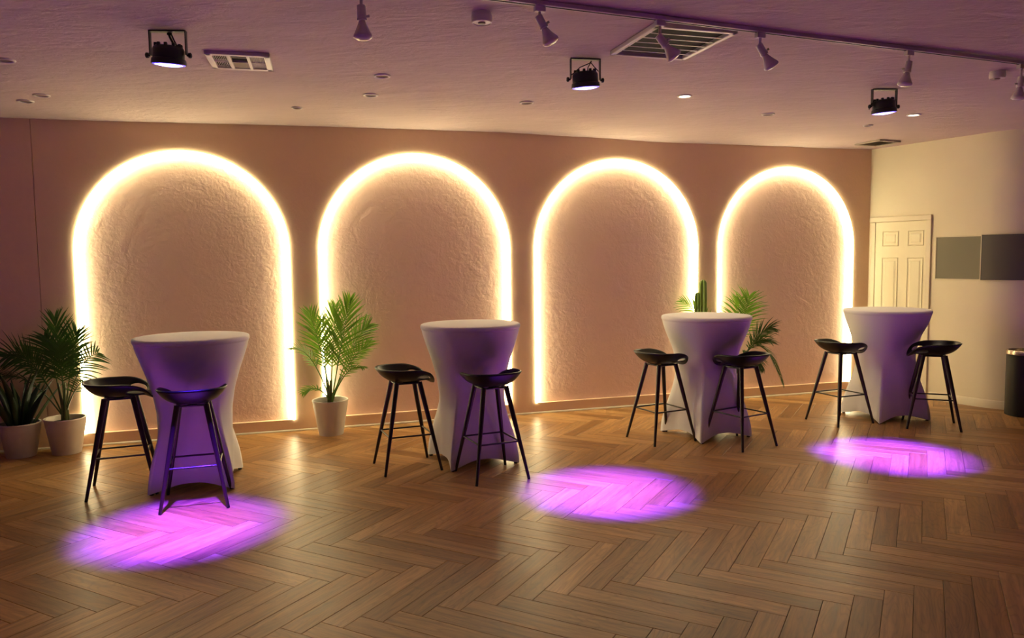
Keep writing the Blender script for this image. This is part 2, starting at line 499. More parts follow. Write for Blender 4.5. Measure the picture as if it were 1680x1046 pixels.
for (c, wdt, top), lab in zip(ARCH, STRIP_LABEL):
    rows = []
    outer = arch_curve(c, wdt - .002, top - .001, 64)
    r = wdt / 2; SW = 0.022
    inner = []
    for s, z in outer:
        sp = top - r
        if z <= sp + 1e-4: inner.append((s + (SW if s < c else -SW), z))
        else:
            v = Vector((s - c, z - sp)); v = v * ((v.length - SW) / v.length); inner.append((c + v.x, sp + v.y))
    lo = ZB + .002
    m = MB()
    def ring(i):
        (so, zo), (si, zi) = outer[i], inner[i]
        zo = max(zo, lo); zi = max(zi, lo)
        sm, zm = (so + si) / 2, (zo + zi) / 2
        return [wp(so, zo, -NICHE + .004), wp(so, zo, .006), wp(lerp(so, si, .15), lerp(zo, zi, .15), .010), wp(lerp(so, si, .85), lerp(zo, zi, .85), .006), wp(si, zi, -.002), wp(si, zi, -NICHE + .004)]
    rr = [ring(i) for i in range(len(outer))]
    n = 6
    vs = [p for q in rr for p in q]
    fs = [(i * n + k, i * n + (k + 1) % n, (i + 1) * n + (k + 1) % n, (i + 1) * n + k) for i in range(len(rr) - 1) for k in range(n)]
    fs += [tuple(range(n)), tuple((len(rr) - 1) * n + k for k in range(n))]
    m.add(vs, fs)
    so = m.build('light_strip', M['strip'], smooth=True, angle=50)
    so.data.materials.append(M['strip_front'])            # front emission set lower so less light reaches the far room
    for p in so.data.polygons:
        if abs(p.normal.dot(wn)) > .5: p.material_index = 1
    tag(so, lab, 'light strip', 'arch light strips')
# shoe moulding along the back wall
m = MB()
prof = [(.001, .0), (.014, .0), (.013, .008), (.008, .014), (.001, .017)]
m.grid([[wp(S_LEFT, z, o) for o, z in prof], [wp(S_CORNER, z, o) for o, z in prof]])
tag(m.build('baseboard_back', M['trim']), 'thin cream shoe moulding along the arched wall', kind='structure')

# ------------------------------------------------------------------ right wall, curved towards the camera side
def wall_poly(name, pts, mat, label, z0=-.01, z1=WTOP, off=0.0, smooth=False):
    m = MB()
    m.grid([[Vector((p.x, p.y, z0)) for p in pts], [Vector((p.x, p.y, z1)) for p in pts]])
    o = m.build(name, mat, smooth=smooth)
    return tag(o, label, kind='structure')
wall_poly('wall_right', RW, M['wall_right'], 'cream wall with the door, curving out of view at right', smooth=True)
SIDE = [RW_E, Vector((RW_E.x + .1, -2.8, 0))]
wall_poly('wall_right_side', SIDE, M['wall_rear'], 'plain side wall beyond the frame at right')
LA = wp(S_LEFT, 0); LB = LA - wn * 10.4
LB = Vector((LB.x, -2.8, 0)) if LB.y < -2.8 else LB
wall_poly('wall_left', [LA, LB], M['wall_rear'], 'plain side wall beyond the frame at left')
wall_poly('wall_rear', [Vector((LB.x, -2.8, 0)), Vector((RW_E.x + .1, -2.8, 0))], M['wall_rear'], 'plain wall behind the viewer')
def rw_path(u):
    """point and inward normal at u metres along the right wall from the corner"""
    if u <= 1.28: return RW_A + rwd * u, rwn
    a = (u - 1.28) / .55
    if a <= RW_TURN:
        ang = _a0 + a
        nn = Vector((math.cos(ang), math.sin(ang), 0))
        return _c + nn * .55, nn
    nn = Vector((math.cos(_a0 + RW_TURN), math.sin(_a0 + RW_TURN), 0))
    return arc[-1] + _dir * (u - 1.28 - .55 * RW_TURN), nn
def rwp(u, z, off=0.0):
    p, nn = rw_path(u)
    return Vector((p.x + nn.x * off, p.y + nn.y * off, z))
def strip_on_right(u0, u1, prof, n):
    m = MB()
    us = [lerp(u0, u1, k / n) for k in range(n + 1)]
    cnt = len(prof)
    vs = [rwp(u, z, o) for u in us for o, z in prof]
    fs = [(i * cnt + k, i * cnt + (k + 1) % cnt, (i + 1) * cnt + (k + 1) % cnt, (i + 1) * cnt + k) for i in range(n) for k in range(cnt)]
    fs += [tuple(range(cnt)), tuple(n * cnt + k for k in range(cnt))]
    return m.add(vs, fs)
tag(strip_on_right(.765, 3.4, [(.001, 0), (.013, 0), (.013, .075), (.006, .085), (.001, .085)], 30).build('baseboard_right', M['trim'], smooth=True, angle=40),
    'cream baseboard following the curved wall', kind='structure')

def rw_box(m, u0, u1, z0, z1, o0, o1, b=.004):
    p, nn = rw_path((u0 + u1) / 2)
    c = p + nn * (o0 + o1) / 2
    X = Vector((-nn.y, nn.x, 0))
    Mx = Matrix(((X.x, nn.x, 0, 0), (X.y, nn.y, 0, 0), (0, 0, 1, 0), (0, 0, 0, 1)))
    return m.bbox((c.x, c.y, (z0 + z1) / 2), (abs(u1 - u0), abs(o1 - o0), abs(z1 - z0)), b, Mx)
door = tag(empty('door_1', rwp(.38, 0)), 'cream six-panel door beside the arched wall', kind='structure')
inv = Matrix.Translation(-Vector(door.location))
def under(root, mbuild, name, mat, **kw):
    """build world-space geometry as a child of root"""
    parent = root
    o = mbuild.build(name, mat, None, **kw)
    base = root
    loc = Vector((0, 0, 0))
    while base is not None:
        loc += base.location; base = base.parent
    o.data.transform(Matrix.Translation(-loc))
    o.parent = parent
    return o
leaf = under(door, rw_box(MB(), .085, .68, .006, 1.965, -.004, .010, .003), 'door_leaf', M['door'])
for (u0, u1, z0, z1) in [(.17, .365, 1.69, 1.86), (.47, .655, 1.69, 1.86), (.17, .365, .93, 1.56), (.47, .655, .93, 1.56), (.17, .365, .17, .80), (.47, .655, .17, .80)]:
    m = MB()
    def P(u, z, o): return rwp(u, z, o)
    outer = [(u0, z0), (u1, z0), (u1, z1), (u0, z1)]
    def ins(d): return [(u0 + d, z0 + d), (u1 - d, z0 + d), (u1 - d, z1 - d), (u0 + d, z1 - d)]
    lv = [(ins(0), .0105), (ins(.006), .017), (ins(.012), .0115), (ins(.030), .0115), (ins(.045), .016)]
    vs = [P(u, z, o) for q, o in lv for u, z in q]
    fs = [(i * 4 + k, i * 4 + (k + 1) % 4, (i + 1) * 4 + (k + 1) % 4, (i + 1) * 4 + k) for i in range(len(lv) - 1) for k in range(4)]
    fs.append(tuple((len(lv) - 1) * 4 + k for k in range(4)))
    under(leaf, m.add(vs, fs), 'door_panel', M['door'])
kp, kn = rw_path(.648)
def axis_matrix(loc, zdir):
    z = Vector(zdir).normalized()
    x = Vector((0, 0, 1)).cross(z)
    if x.length < 1e-4: x = Vector((1, 0, 0))
    x.normalize(); y = z.cross(x)
    return Matrix(((x.x, y.x, z.x, loc[0]), (x.y, y.y, z.y, loc[1]), (x.z, y.z, z.z, loc[2]), (0, 0, 0, 1)))
under(leaf, MB().lathe([(.026, .010), (.027, .014), (.012, .018), (.011, .040), (.024, .050), (.029, .062), (.022, .075), (.005, .079)], 24, axis_matrix((kp.x, kp.y, .905), kn)), 'door_knob', M['brass'], smooth=True, angle=40)
fr = tag(empty('trim_1', rwp(.38, 0)), 'cream casing around the door', kind='structure')
under(fr, rw_box(MB(), .682, .735, 0, 2.02, 0, .022), 'side_casing', M['trim'])
under(fr, rw_box(MB(), .012, .735, 1.968, 2.025, 0, .026), 'head_casing', M['trim'])
under(fr, rw_box(MB(), .035, .083, 0, 1.966, 0, .016), 'side_casing', M['trim'])

# two wall panels on the right wall
PZ0, PZ1 = 1.33, 1.78
def frame_on_right(m, u0, u1, z0, z1, t, o):
    rw_box(m, u0, u1, z1 - t, z1, 0, o, .002); rw_box(m, u0, u1, z0, z0 + t * .5, 0, o, .002)
    rw_box(m, u0, u0 + t, z0, z1, 0, o, .002); return m
wpn = tag(empty('wall_panel', rwp(1.02, PZ0)), 'flat olive-grey panel on the cream wall beside the door', 'wall panel')
under(wpn, rw_box(MB(), .785, 1.262, PZ0, PZ1, .001, .008, .002), 'board', M['panel'])
under(wpn, frame_on_right(MB(), .782, 1.262, PZ0 - .004, PZ1 + .006, .012, .014), 'edge_strip', M['trim'])
wpn2 = tag(empty('wall_panel', rwp(1.5, PZ0)), 'dark grey panel wrapping the wall curve above the bin', 'wall panel')
under(wpn2, strip_on_right(1.268, 2.15, [(.001, PZ0 - .004), (.026, PZ0 - .004), (.030, PZ0), (.030, PZ1 + .002), (.026, PZ1 + .006), (.001, PZ1 + .006)], 16), 'board', M['panel_dark'], smooth=True, angle=40)
under(wpn2, strip_on_right(1.262, 1.269, [(.001, PZ0 - .006), (.033, PZ0 - .006), (.033, PZ1 + .010), (.001, PZ1 + .010)], 1), 'edge_strip', M['trim'])

# ------------------------------------------------------------------ ceiling
def ceil_z(s, t):
    k = sstep(D - 1.7, D - .05, t)
    z = lerp(ZC, ceil_at_wall(s), k)
    return z + .004 * math.sin(s * 2.1 + t * 1.3) * (1 - k) + .0035 * math.sin(s * 1.1 - t * 2.7 + 1) * (1 - k)
m = MB()
ss = [lerp(-9, 11, k / 130) for k in range(131)]
tt = [lerp(-6.5, D - 1.9, k / 30) for k in range(30)] + [lerp(D - 1.9, D + .14, k / 16) for k in range(17)]
rows = [[(wd.x * s + wn.x * t, wd.y * s + wn.y * t, ceil_z(s, t)) for s in ss] for t in tt]
m.grid(rows)
co = m.build('ceiling', M['ceiling'], smooth=True)
co.modifiers.new('thickness', 'SOLIDIFY').thickness = 0.1
co.modifiers['thickness'].offset = 1 if co.data.polygons[0].normal.z > 0 else -1
tag(co, 'hand-trowelled plaster ceiling', kind='structure')
def cz(x, y):
    v = Vector((x, y, 0))
    return ceil_z(v.dot(wd), v.dot(wn))

# ------------------------------------------------------------------ stage lights on the ceiling
def build_par(name, loc, yaw, label, target, swing=0.0, cables='loop'):
    x, y = loc
    root = tag(empty(name, (x, y, cz(x, y)), yaw), label, 'stage light', 'ceiling stage lights')
    W2, DROP = .093, .128
    br = MB()
    br.bbox((0, 0, -.004), (2 * W2, .034, .006), .002)
    for sx in (-1, 1): br.bbox((sx * W2, 0, -DROP / 2), (.006, .030, DROP), .002)
    br.build('bracket', M['lampblack'], root)
    # body hangs between the bracket arms and aims at the pool of light
    aim = Vector(target) - Vector((x, y, cz(x, y) - DROP))
    aim = Matrix.Rotation(-yaw, 4, 'Z') @ aim
    Mb = axis_matrix((0, 0, -DROP), aim)
    body = MB().lathe([(.050, -.050), (.064, -.048), (.074, -.040), (.080, -.028), (.080, .016), (.086, .020), (.089, .044), (.087, .047), (.083, .046), (.075, .036)], 40, Mb, True, False)
    for k in range(10):
        a = 2 * math.pi * k / 10
        body.bbox(Mb @ Vector((.062 * math.cos(a), .062 * math.sin(a), -.050)), (.016, .016, .020), .003)
    bo = body.build('housing', M['lampblack'], root, smooth=True, angle=35)
    MB().lathe([(.070, .040), (.069, .048), (.052, .053), (.028, .056), (.002, .057)], 40, Mb, True, False).build('lens', M['lens'], bo, smooth=True)
    MB().lathe([(.082, .040), (.083, .047), (.078, .050), (.069, .049), (.069, .040)], 40, Mb, False, False).build('bezel_glow', M['bezel_glow'], bo, smooth=True, angle=40)
    for sx in (-1, 1):
        MB().lathe([(.006, 0), (.006, .008), (.014, .009), (.015, .020), (.011, .024)], 14, axis_matrix((sx * (W2 + .002), 0, -DROP), (sx, 0, 0))).build('knob', M['lampblack'], root, smooth=True, angle=40)
    cb = MB()
    if cables == 'tee':
        cb.tube([(-.085, .01, -.098), (-.03, .01, -.05), (.03, .01, -.024), (.042, .008, -.010)], .003)
        cb.tube([(.042, .008, -.012), (.02, .012, -.05), (.016, .014, -.085)], .003)
        cb.tube([(.036, .008, -.018), (.06, .01, -.045), (.088, .01, -.072)], .003)
    elif cables == 'side':
        cb.tube([(-.09, .012, -.006), (-.082, .02, -.05), (-.088, .02, -.11), (-.108, .012, -.145), (-.112, .0, -.125), (-.098, -.006, -.108), (-.08, 0, -.09)], .004)
    else:
        cb.tube([(.0, .01, -.008), (.006, .012, -.03), (.018, .014, -.055), (.026, .016, -.082)], .006)
        cb.tube([(.012, .012, -.008), (.024, .014, -.04), (.04, .016, -.075), (.055, .016, -.085)], .004)
        cb.bbox((.006, .01, -.014), (.026, .012, .012), .003)
    cb.build('cable', M['cable'], root, smooth=True)
    p = Mb @ Vector((0, 0, .070))
    for watts, col, size, blend in ((PAR_WATTS, PAR_COLOR, 28.5, .6), (PAR_CORE_WATTS, PAR_CORE, 25, 1.0)):     # wide violet diodes, narrower pink ones
        ld = bpy.data.lights.new('beam', 'SPOT')
        ld.energy = watts; ld.color = col; ld.spot_size = R(size); ld.spot_blend = blend; ld.shadow_soft_size = 0.05
        lo = link('beam', ld, root)
        lo.matrix_local = axis_matrix(p, -aim)
    return root
PARS = [((-1.811, 4.134), R(4), (-2.00, 4.47, 0), 'black stage light hanging from the ceiling near the small white vent', 'loop'),
        ((.472, 4.80), R(9), (.635, 5.10, 0), 'black stage light under the ceiling beside the large dark air grille', 'tee'),
        ((2.80, 5.772), R(4), (3.02, 5.94, 0), 'black stage light on the ceiling nearest the door', 'side')]
for loc, yaw, tg, lab, cb in PARS:
    build_par('stage_light', loc, yaw, lab, tg, cables=cb)
# the row goes on to both sides; last two are unseen, added for purple fill
for k, (loc, tg) in enumerate([((5.6, 6.45), (5.55, 6.4, 0)), ((-4.7, 3.6), (-4.75, 3.7, 0)), ((-1.4, 1.35), (-1.4, 1.4, 0)), ((1.7, 1.9), (1.7, 1.95, 0))]):
    build_par('stage_light', loc, R(10), ['black stage light out of frame above the bin', 'black stage light out of frame above the far left', 'added unseen stage light for purple fill above the near left floor',
              'added unseen stage light for purple fill above the near right floor'][k], tg)

# ------------------------------------------------------------------ track lighting
TA, TB = Vector((-1.9, 2.925, 0)), Vector((4.2, 5.345, 0))
td = (TB - TA).normalized()
tyaw = math.atan2(td.y, td.x)
mid = (TA + TB) / 2
rail = tag(empty('track_rail', (mid.x, mid.y, ZC), tyaw), 'long thin ceiling track rail carrying the spotlights', 'track rail')
L = (TB - TA).length
MB().bbox((0, 0, -.012), (L, .036, .022), .003).build('rail', M['white'], rail)
MB().box((0, 0, -.0235), (L - .02, .010, .002)).build('slot', M['dark'], rail)
def track_head(t, label, tilt, az, stem=.06):
    p = TA + td * t
    root = tag(empty('track_spotlight', (p.x, p.y, ZC - .024), tyaw), label, 'spotlight', 'track spotlights')
    MB().bbox((0, 0, -.014), (.055, .030, .028), .004).build('adapter', M['white'], root)
    m = MB().tube([(0, 0, -.026), (0, 0, -.028 - stem)], .0075, 10)
    m.lathe([(.012, -.012), (.013, -.006), (.013, .006), (.012, .012)], 14, axis_matrix((0, 0, -.030 - stem), (1, 0, 0)))
    m.build('stem', M['white'], root, smooth=True, angle=40)
    d = Vector((math.sin(tilt) * math.cos(az - tyaw), math.sin(tilt) * math.sin(az - tyaw), -math.cos(tilt)))
    Mh = axis_matrix((0, 0, -.030 - stem), d)
    so = MB().lathe([(.015, -.016), (.019, -.014), (.020, .040), (.022, .042), (.022, .050), (.018, .052)], 20, Mh).build('socket', M['white'], root, smooth=True, angle=40)
    MB().lathe([(.005, 0), (.007, .004), (.007, .014), (.004, .016)], 10, axis_matrix(Mh @ Vector((0, .020, .034)), Mh.to_3x3() @ Vector((0, 1, 0)))).build('screw', M['white'], so, smooth=True)
    MB().lathe([(.014, .050), (.017, .060), (.024, .078), (.033, .098), (.040, .112), (.0415, .118), (.040, .124), (.030, .130), (.015, .133), (.002, .134)], 28, Mh).build('bulb', M['bulb'], root, smooth=True, angle=50)
    return root
def track_t(x): return (x - TA.x) / td.x
for x, lab, tilt, az, stem in [(-.645, 'white track spotlight at far left, hanging straight down', R(2), 0, .075),
                               (.150, 'white track spotlight tilted right, beside the round smoke detector', R(26), R(-5), .03),
                               (.775, 'white track spotlight hanging in front of the large air grille', R(38), R(0), .055),
                               (1.365, 'white track spotlight just right of the large air grille', R(32), R(0), .045),
                               (2.385, 'white track spotlight above the stage light nearest the door', R(10), R(180), .045),
                               (3.297, 'white track spotlight at the far right edge, pointing down', R(6), R(180), .06)]:
    track_head(track_t(x), lab, tilt, az, stem)

# ------------------------------------------------------------------ ceiling fittings
def detector(loc, label, r=.053):
    root = tag(empty('smoke_detector', (loc[0], loc[1], cz(*loc)), 0), label, 'smoke detector')
    MB().lathe([(r * .94, 0), (r * .96, -.014), (r, -.016), (r, -.040), (r * .95, -.048), (r * .86, -.050), (r * .84, -.047), (.02, -.047)], 36).build('housing', M['white'], root, smooth=True, angle=35)
    MB().lathe([(r * .36, -.0475), (r * .36, -.051), (r * .30, -.053), (.002, -.053)], 24).build('sensor', M['shade'], root, smooth=True, angle=35)
detector((-.134, 3.905), 'white round smoke detector between two track spotlights')
detector((3.33, 5.28), 'white round smoke detector on the ceiling at far right', .05)

def downlight(loc, label, lit=False, r=.056):
    root = tag(empty('downlight', (loc[0], loc[1], cz(*loc)), 0), label, 'downlight', 'recessed ceiling downlights')
    MB().lathe([(r, .004), (r, -.004), (r * .93, -.009), (r * .76, -.009), (r * .70, -.005)], 30, None, False, False).build('trim_ring', M['white'], root, smooth=True, angle=40)
    MB().lathe([(r * .72, -.0035), (r * .5, -.0025), (.002, -.002)], 30, None, False, False).build('lamp_face', M['lit'] if lit else M['shade'], root, smooth=True)  # unlit disc is coloured dark in place of a shaded recess
    if lit:
        ld = bpy.data.lights.new('lamp_light', 'SPOT'); ld.energy = 26; ld.color = (1, .80, .55); ld.spot_size = R(110); ld.spot_blend = 1; ld.shadow_soft_size = .04
        lo = link('lamp_light', ld, root); lo.location = (0, 0, -.02)
for loc, lab, lit in [((-.851, 5.194), 'unlit downlight above the second arch, nearer the viewer of two', False),
                      ((-1.032, 5.752), 'unlit downlight above the second arch, nearer the wall of two', False),
                      ((.135, 6.083), 'unlit downlight left of the middle stage light, close to the wall', False),
                      ((2.251, 6.719), 'unlit downlight above the rightmost arch', False),
                      ((3.413, 7.341), 'small unlit downlight just below the stage light nearest the door', False),
                      ((-3.40, 5.622), 'unlit downlight at left above the potted palms, right one of a close pair', False),
                      ((-3.63, 5.801), 'unlit downlight at left above the potted palms, left one of a close pair', False),
                      ((-3.025, 4.66), 'unlit downlight cut by the left edge of the picture', False),
                      ((-1.718, 6.239), 'faint unlit downlight close to the wall above the first gap between arches', False),
                      ((1.348, 5.947), 'lit downlight right of the middle stage light', True),
                      ((3.563, 6.80), 'lit downlight right of the stage light nearest the door', True),
                      ((-2.3, 2.5), 'lit downlight added out of frame to warm the near left floor', True)]:  # last one is unseen, added to warm the near floor
    downlight(loc, lab, lit, .045 if 'faint' in lab or 'small' in lab else .058)

def ceil_vent(c, yaw, label):
    root = tag(empty('ceiling_vent', (c[0], c[1], cz(*c)), yaw), label, 'air vent')
    a = .182
    fm = MB()
    for sx in (-1, 1):
        fm.bbox((sx * (a - .018), 0, -.010), (.036, 2 * a, .022), .004)
        fm.bbox((0, sx * (a - .018), -.010), (2 * a, .036, .022), .004)
    for x in (-.055, .055): fm.bbox((x, 0, -.012), (.020, 2 * a - .06, .016), .003)
    fm.bbox((0, 0, -.012), (2 * a - .06, .010, .014), .003)
    fm.build('frame', M['white'], root)
    MB().box((0, 0, -.0015), (2 * a - .05, 2 * a - .05, .003)).build('backing', M['dark'], root)
    for x0, n in ((-.145, 8), (.068, 8)):
        for k in range(n):
            MB().box((x0 + .010 * k + .004, 0, -.010), (.0022, 2 * a - .076, .014), M=Matrix.Rotation(R(28 if x0 > 0 else -28), 4, 'Y')).build('louver', M['white'], root)
    for y0 in (-.075, .075): MB().box((0, y0, -.009), (.088, .135, .002), M=Matrix.Rotation(R(12 if y0 < 0 else -6), 4, 'X')).build('deflector', M['shade'], root)
ceil_vent((-1.636, 4.725), R(14), 'small square white ceiling vent with louvers beside the left stage light')

def air_grille(c, yaw, lx, ly, label, n=5):
    root = tag(empty('air_grille', (c[0], c[1], cz(*c)), yaw), label, 'air vent')
    fm = MB()
    t = .030
    for sx in (-1, 1):
        fm.bbox((sx * (lx / 2 - t / 2), 0, -.012), (t, ly, .026), .005)
        fm.bbox((0, sx * (ly / 2 - t / 2), -.012), (lx, t, .026), .005)
    fm.build('frame', M['white'], root)
    MB().box((0, 0, -.0015), (lx - .03, ly - .03, .003)).build('backing', M['dark'], root)
    for k in range(1, n):
        y = -ly / 2 + t + (ly - 2 * t) * k / n
        MB().box((0, y, -.021), (lx - 2 * t + .004, .009, .003)).build('slat', M['white'], root)
air_grille((.922, 4.42), R(16.5), .495, .585, 'large dark ceiling air grille with pale slats beside the track rail', 6)
def small_diffuser(c, yaw, label):
    root = tag(empty('air_diffuser', (c[0], c[1], cz(*c)), yaw), label, 'air vent')
    fm = MB()
    for sx in (-1, 1):
        fm.bbox((sx * .15, 0, -.008), (.03, .32, .018), .003); fm.bbox((0, sx * .15, -.008), (.32, .03, .018), .003)
    fm.build('frame', M['grey'], root)
    MB().box((0, 0, -.0015), (.28, .28, .003)).build('backing', M['shade'], root)  # brown sheet painted in place of the shaded duct
    for k in range(5): MB().box((0, -.10 + .05 * k, -.009), (.27, .030, .002), M=Matrix.Rotation(R(25), 4, 'X')).build('louver', M['grey'], root)
small_diffuser((4.00, 8.365), R(25), 'small grey louvered diffuser on the ceiling near the corner by the door')

# ------------------------------------------------------------------ cocktail tables in stretch covers
def angdiff(a, b):
    d = (a - b + math.pi) % (2 * math.pi) - math.pi
    return d
def table(loc, h, yaw, label, crease, dents=()):
    root = tag(empty('cocktail_table', (loc[0], loc[1], 0), yaw), label, 'table', 'cocktail tables in stretch covers')
    NR, NP = 40, 128
    K = .975
    prof = [(0, .400), (.06, .386), (.14, .360), (.25, .322), (.38, .285), (.52, .264), (.66, .262), (.80, .272), (.92, .290), (1, .305)]
    def rc(t):
        for (a, ra), (b, rb) in zip(prof, prof[1:]):
            if a <= t <= b: return lerp(ra, rb, (t - a) / (b - a))
        return prof[-1][1]
    rows = []
    z_top = h - .030
    for i in range(NR + 1):
        t = i / NR
        row = []
        for k in range(NP + 1):
            a = 2 * math.pi * k / NP
            dl = angdiff(a % (math.pi / 2), math.pi / 4) if True else 0      # 0 at the middle between feet, +-45 deg at a foot
            q = abs(dl) / (math.pi / 4)                                          # 1 at the foot
            zb = .004 + .055 * (1 - q ** 2.4)
            wgt = sstep(.35, 1.02, t) ** 1.15
            edge = .245 + .157 * q ** 3.2
            r = lerp(rc(t) * K, edge, wgt)
            # pull line of the stretched cloth
            for (a0, t0, a1, t1) in crease:
                u = (t - t0) / (t1 - t0)
                if 0 <= u <= 1:
                    d = angdiff(a, lerp(a0, a1, u)) * r
                    r += .009 * math.exp(-(d / .011) ** 2) * math.sin(math.pi * u) ** .5
            z = lerp(z_top, zb, t ** 1.02)
            # where a stool seat is pushed into the cloth
            for (wa, dep) in dents:
                d = angdiff(a + yaw, wa) * .28
                r -= dep * math.exp(-(d / .19) ** 4) * math.exp(-((z - .73) / .13) ** 2)
            row.append((r * math.cos(a), r * math.sin(a), z))
        rows.append(row)
    m = MB().grid(rows)
    bm_ob = m.build('cover', M['cloth'], root, smooth=True)
    bmm = bmesh.new(); bmm.from_mesh(bm_ob.data); bmesh.ops.remove_doubles(bmm, verts=bmm.verts[:], dist=1e-5); bmesh.ops.recalc_face_normals(bmm, faces=bmm.faces[:])
    for fc in bmm.faces: fc.smooth = True
    bmm.to_mesh(bm_ob.data); bmm.free()
    MB().lathe([(q * K, h + z) for q, z in ((.394, -.046), (.4005, -.036), (.4045, -.028), (.4045, -.014), (.401, -.006), (.392, -.001), (.380, 0), (.200, .0006), (.01, .0008))], 96, None, False, True).build('top_cover', M['cloth'], root, smooth=True, angle=60)
    for k in range(4):
        a = math.pi / 2 * k
        MB().lathe([(.015, 0), (.016, .003), (.013, .014), (.006, .018)], 16, Matrix.Translation((.372 * math.cos(a), .372 * math.sin(a), 0))).build('foot', M['rod'], root, smooth=True, angle=40)
    MB().lathe([(.030, .03), (.030, h - .04)], 16).build('pole', M['rod'], root, smooth=True, angle=40)
    return root
# a crease starts at angle a0, height fraction t0 and runs to a1, t1 (angles in the table's own frame)
T1 = table((-2.315, 5.45), 1.072, R(-31), 'white stretch-covered cocktail table at far left beside the potted palms', [(R(-10), .06, R(-60), .42), (R(-60), .5, R(-88), .95)], [(math.atan2(5.01 - 5.44, -2.127 + 2.27), .10)])
T2 = table((-.330, 5.98), 1.095, R(-21), 'white stretch-covered cocktail table in front of the second arch', [(R(-95), .05, R(-10), .92)], [(R(-67), .06)])
T3 = table((1.735, 6.745), 1.078, R(-19), 'white stretch-covered cocktail table hiding a cactus behind it', [(R(-35), .12, R(-85), .40)], [(R(-57), .11), (R(201), .04)])
T4 = table((3.672, 7.395), 1.066, R(-32), 'white stretch-covered cocktail table nearest the door', [(R(-90), .5, R(-92), .97)], [(R(-60), .06)])

# ------------------------------------------------------------------ bar stools
def seat_mesh():
    NP, NR = 120, 30
    LX, LY = .218, .212
    def pt(rho, ph):
        c, s = math.cos(ph), math.sin(ph)
        p = 2.5
        k = (abs(c) ** p + abs(s) ** p) ** (-1 / p)
        a, b = rho * k * c, rho * k * s
        # rim: high behind and along the sides, sweeping down to the front edge
        fr = (1 + c) / 2
        h = lerp(.104, .098, sstep(0, .5, fr))
        h = lerp(h, .004, max(0, (fr - .5) / .5) ** 2.3)
        z = h * rho ** 3.6
        z -= .030 * sstep(.62, 1.02, rho * max(0, c)) ** 1.2
        sq = 1 - .05 * sstep(.3, 1, fr) * abs(s)
        return Vector((a * LX, b * LY * sq, z))
    bm = bmesh.new()
    vv = [[bm.verts.new(pt(.03 + .97 * i / NR, 2 * math.pi * k / NP)) for k in range(NP)] for i in range(NR + 1)]
    hc, hr, dp, dr = R(50), .79, R(22), .115
    def inside(rho, ph):
        for sg in (-1, 1):
            d = angdiff(ph, sg * hc)
            if (d / dp) ** 2 + ((rho - hr) / dr) ** 2 < 1: return sg
        return 0
    for i in range(NR):
        for k in range(NP):
            rho = .03 + .97 * (i + .5) / NR; ph = 2 * math.pi * (k + .5) / NP
            if inside(rho, ph): continue
            k2 = (k + 1) % NP
            bm.faces.new((vv[i][k], vv[i][k2], vv[i + 1][k2], vv[i + 1][k]))
    bm.faces.new(list(reversed(vv[0])))
    # snap the hole borders to clean ovals
    for i in range(1, NR):
        for k in range(NP):
            v = vv[i][k]
            if v.link_faces and any(len(e.link_faces) == 1 for e in v.link_edges):
                rho = .03 + .97 * i / NR; ph = 2 * math.pi * k / NP
                for sg in (-1, 1):
                    d = angdiff(ph, sg * hc) / dp; e = (rho - hr) / dr
                    q = math.hypot(d, e)
                    if .5 < q < 1.6:
                        v.co = pt(hr + e / q * dr, sg * hc + d / q * dp)
    loose = [v for v in bm.verts if not v.link_faces]
    bmesh.ops.delete(bm, geom=loose, context='VERTS')
    bmesh.ops.recalc_face_normals(bm, faces=bm.faces[:])
    me = bpy.data.meshes.new('seat')
    bm.to_mesh(me); bm.free()
    if sum(p.normal.z for p in me.polygons) < 0: me.flip_normals()
    me.polygons.foreach_set('use_smooth', [True] * len(me.polygons))
    me.materials.append(M['seat'])
    return me
SEATZ = .684
def make_stool():
    root = empty('bar_stool')
    so = link('seat', seat_mesh(), root)
    so.location = (0, 0, SEATZ)
    sm = so.modifiers.new('shell', 'SOLIDIFY'); sm.thickness = .011; sm.offset = -1
    TX, BX, BY = .088, .218, .205
    fr = MB()
    fr.bbox((0, 0, SEATZ - .016), (.200, .060, .010), .003); fr.bbox((0, 0, SEATZ - .016), (.060, .200, .010), .003)
    for s in (-1, 1):
        fr.bbox((s * .088, 0, SEATZ - .018), (.022, .200, .012), .003); fr.bbox((0, s * .088, SEATZ - .018), (.200, .022, .012), .003)
    fr.build('seat_frame', M['rod'], root)
    def legpt(sx, sy, z):
        t = 1 - z / (SEATZ - .012)
        return Vector((sx * lerp(TX, BX, t), sy * lerp(TX, BY, t), z))
    for sx in (-1, 1):
        for sy in (-1, 1):
            m = MB().tube([legpt(sx, sy, SEATZ - .012), legpt(sx, sy, .45), legpt(sx, sy, .014)], [.0190, .0175, .0105], 14)
            lg = m.build('leg', M['leg'], root, smooth=True, angle=50)
            MB().tube([legpt(sx, sy, .016), legpt(sx, sy, .0)], [.0110, .0104], 12).build('foot_cap', M['rod'], lg, smooth=True, angle=50)
    FZ = .275
    for a, b in (((-1, -1), (1, -1)), ((1, -1), (1, 1)), ((1, 1), (-1, 1)), ((-1, 1), (-1, -1))):
        MB().tube([legpt(*a, FZ), legpt(*b, FZ)], .0065, 10).build('footrest_bar', M['rod'], root, smooth=True, angle=50)
    return root
proto = make_stool()
